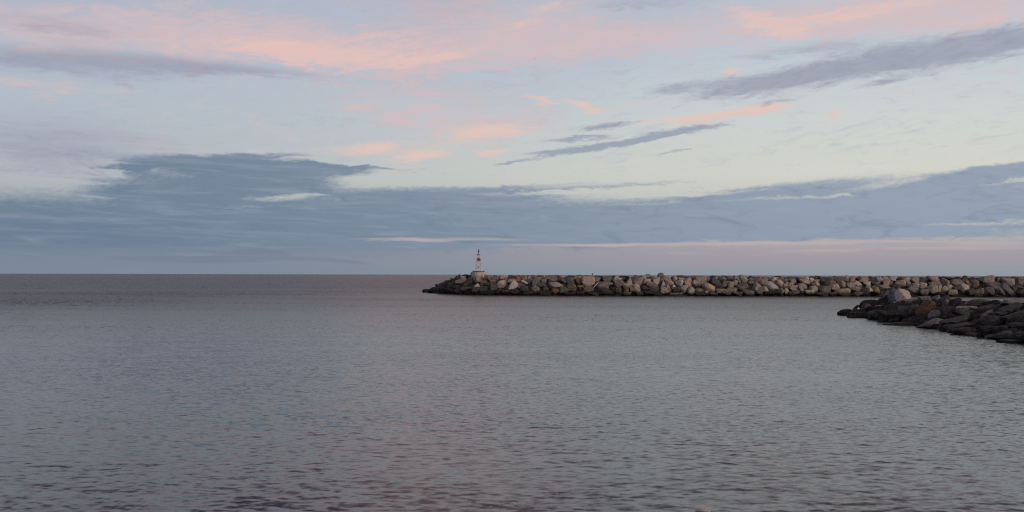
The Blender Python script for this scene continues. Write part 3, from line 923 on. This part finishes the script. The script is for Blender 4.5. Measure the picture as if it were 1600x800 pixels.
for k, (za, zb) in enumerate(zip(tiers, tiers[1:])):
    bm = bmesh.new()
    for (a, b_) in zip(corners, corners[1:] + corners[:1]):
        bm_bar(bm, leg_at(*a, za), leg_at(*b_, zb), 0.013, n=6)
        bm_bar(bm, leg_at(*b_, za), leg_at(*a, zb), 0.013, n=6)
        bm_bar(bm, leg_at(*a, zb), leg_at(*b_, zb), 0.02, n=6)
    link_bm('brace', bm, white if zb <= zsplit or za > 2.2 else maroon, bc)
bm = bmesh.new()
bm_lathe(bm, [(0, Ht), (0.33, Ht), (0.34, Ht + 0.07), (0, Ht + 0.07)], 20)
link_bm('platform', bm, grey_metal, bc)
bm = bmesh.new()
for k in range(8):
    a = 2 * math.pi * k / 8
    bm_bar(bm, (0.31 * math.cos(a), 0.31 * math.sin(a), Ht + .06), (0.31 * math.cos(a), 0.31 * math.sin(a), Ht + .38), 0.012, n=5)
    a2 = 2 * math.pi * (k + 1) / 8
    for z in (.22, .38):
        bm_bar(bm, (0.31 * math.cos(a), 0.31 * math.sin(a), Ht + z), (0.31 * math.cos(a2), 0.31 * math.sin(a2), Ht + z), 0.012, n=5)
link_bm('railing', bm, white, bc)
bm = bmesh.new()
bm_lathe(bm, [(0, Ht + .07), (0.07, Ht + .07), (0.06, Ht + .42), (0.11, Ht + .44), (0.11, Ht + .5), (0, Ht + .5)], 14)
post = link_bm('lantern_post', bm, maroon, bc)
bm = bmesh.new()
bm_lathe(bm, [(0, Ht + .5), (0.115, Ht + .5), (0.125, Ht + .55), (0.125, Ht + .8), (0.10, Ht + .88), (0.05, Ht + .93), (0.03, Ht + 1.02), (0, Ht + 1.04)], 16)
link_bm('lantern', bm, plain('dark_lantern_glass', (.06, .02, .025), .25, 0, .3, 5), bc, smooth=True)
bm = bmesh.new()
bm_box(bm, (-0.02, -0.22, 2.05), (0.36, 0.035, 0.46), Matrix.Rotation(R(-18), 3, 'X'), 0.01)
link_bm('solar_panel', bm, plain('solar_glass', (.02, .022, .035), .25, 0, .2, 5), bc)
bm = bmesh.new()
bm_box(bm, (-0.1, -0.1, 0.62), (0.26, 0.22, 0.36), None, 0.015)
link_bm('battery_box', bm, grey_metal, bc)
bm = bmesh.new()
for s in (-.11, .11):
    bm_bar(bm, (0.5 + s * .3, s, 0), (0.24 + s * .3, s, Ht), 0.016, n=6)
for k in range(10):
    z = .25 + k * .27
    xx = 0.5 + (0.24 - 0.5) * z / Ht
    bm_bar(bm, (xx - .033, -.11, z), (xx + .033, .11, z), 0.012, n=6)
link_bm('ladder', bm, white, bc)

# ------------------------------------------------------------------ small things
# a dark bird upright on the crest
def body_mesh(bm, joints, rad, n=10):
    rings = []
    for i, (p, r) in enumerate(zip(joints, rad)):
        p = Vector(p)
        a = Vector(joints[max(0, i - 1)]); b_ = Vector(joints[min(len(joints) - 1, i + 1)])
        q = (b_ - a).to_track_quat('Z', 'Y').to_matrix()
        rings.append([bm.verts.new(p + q @ Vector((r * math.cos(2 * math.pi * k / n), r * math.sin(2 * math.pi * k / n), 0))) for k in range(n)])
    for A, B in zip(rings, rings[1:]):
        for k in range(n):
            bm.faces.new((A[k], A[(k + 1) % n], B[(k + 1) % n], B[k]))
    bm.faces.new(list(reversed(rings[0]))); bm.faces.new(rings[-1])

d = ray(925.6, 430.2); t = 174.2
bm = bmesh.new()
body_mesh(bm, [(-.14, .02, .02), (-.09, .01, .06), (-.03, 0, .14), (.01, 0, .23), (.03, 0, .31), (.025, 0, .37), (.03, 0, .42), (.05, 0, .45), (.08, 0, .455), (.13, 0, .45)],
          [.02, .045, .085, .095, .075, .045, .038, .045, .03, .006])
for s in (-.035, .035):
    bm_bar(bm, (0, s, .14), (.01, s, -.02), .012, n=5)
    bm_box(bm, (.035, s, -.02), (.08, .035, .012))
bird = link_bm('seabird', bm, plain('dark_plumage', (.02, .02, .022), .6, 0, .3, 20), None, smooth=True)
bird.location = (d.x * t, t, CAM_H + d.z * t - .02)
tag(bird, 'small dark bird perched upright on the breakwater crest', 'bird')

# thin pale driftwood pole leaning on the stones below it
a = on_breakwater(926.5, 449.2); b_ = on_breakwater(935.5, 440.2)
bm = bmesh.new()
A, B = a + Vector((0, -.95, 0)), b_ + Vector((0, -.95, 0))
m1 = A.lerp(B, .35) + Vector((.04, 0, .05)); m2 = A.lerp(B, .7) + Vector((-.03, 0, .03))
body_mesh(bm, [A, m1, m2, B], [.07, .06, .05, .03], 8)
o = link_bm('driftwood_pole', bm, plain('bleached_wood', (.42, .36, .29), .8, 0, .3, 4), None, smooth=True)
tag(o, 'thin pale driftwood pole leaning on the boulders below the small dark bird', 'driftwood')

# the white float wedged in the jetty
p = on_jetty(1345.3, 484.0) + Vector((-.55, -.9, .12))
fl = empty('fishing_float', p, 'small bright white float wedged between black rocks of the near jetty', 'float')
bm = bmesh.new()
bm_lathe(bm, [(0, -.09), (.05, -.085), (.09, -.04), (.1, 0), (.09, .04), (.05, .085), (0, .09)], 18)
link_bm('buoyant_body', bm, plain('white_plastic', (.8, .79, .76), .4, 0, .06, 8), fl, smooth=True)
bm = bmesh.new()
for k in range(12):
    a0, a1 = 2 * math.pi * k / 12, 2 * math.pi * (k + 1) / 12
    bm_bar(bm, (.035 * math.cos(a0), 0, .115 + .035 * math.sin(a0)), (.035 * math.cos(a1), 0, .115 + .035 * math.sin(a1)), .008, n=5)
link_bm('eyelet', bm, white, fl, smooth=True)

# far ship on the horizon
d = ray(1012.5, 428.6); t = 5200.0
sh = empty('ship', (d.x * t, t, 0), 'tiny dark ship far out on the horizon behind the breakwater', 'ship')
ship_dark = plain('ship_hull_paint', (.075, .08, .105), .6, 0, .15, .2)
ship_pale = plain('ship_white_paint', (.55, .55, .56), .5, 0, .08, .2)
bm = bmesh.new()
sec = [(-12, 3.0, 6.4), (-10, 3.6, 6.2), (0, 3.8, 6.0), (7, 3.2, 6.4), (11, 1.3, 7.2), (12.5, .1, 7.6)]
ringsv = [[bm.verts.new(v) for v in ((x, -w, zt), (x, -w * .75, -.6), (x, w * .75, -.6), (x, w, zt))] for x, w, zt in sec]
for A, B in zip(ringsv, ringsv[1:]):
    for k in range(4):
        bm.faces.new((A[k], A[(k + 1) % 4], B[(k + 1) % 4], B[k]))
bm.faces.new(ringsv[0]); bm.faces.new(list(reversed(ringsv[-1])))
link_bm('hull', bm, ship_dark, sh)
bm = bmesh.new()
bm_box(bm, (-3, 0, 7.4), (12, 5.0, 3.0), None, .15)
bm_box(bm, (-3, 0, 10.1), (6, 4.2, 2.6), None, .15)
wh = link_bm('wheelhouse', bm, ship_pale, sh)
bm = bmesh.new()
bm_bar(bm, (-4, 0, 11), (-4, 0, 15.5), .2, .08)
bm_bar(bm, (7, 0, 6.2), (7, 0, 12), .18, .08)
bm_bar(bm, (7, 0, 11.6), (3, 0, 9), .1, .08)
link_bm('mast', bm, ship_dark, sh)

# ------------------------------------------------------------------ render settings
vs_ = scene.view_settings
vs_.view_transform = 'Standard'
vs_.look = 'None'
vs_.exposure = 0.0
vs_.gamma = 1.0
scene.render.engine = 'CYCLES'
scene.cycles.use_denoising = False
scene.cycles.filter_width = 1.2
scene.cycles.max_bounces = 5
scene.cycles.diffuse_bounces = 2
scene.cycles.glossy_bounces = 2
scene.cycles.sample_clamp_indirect = 6
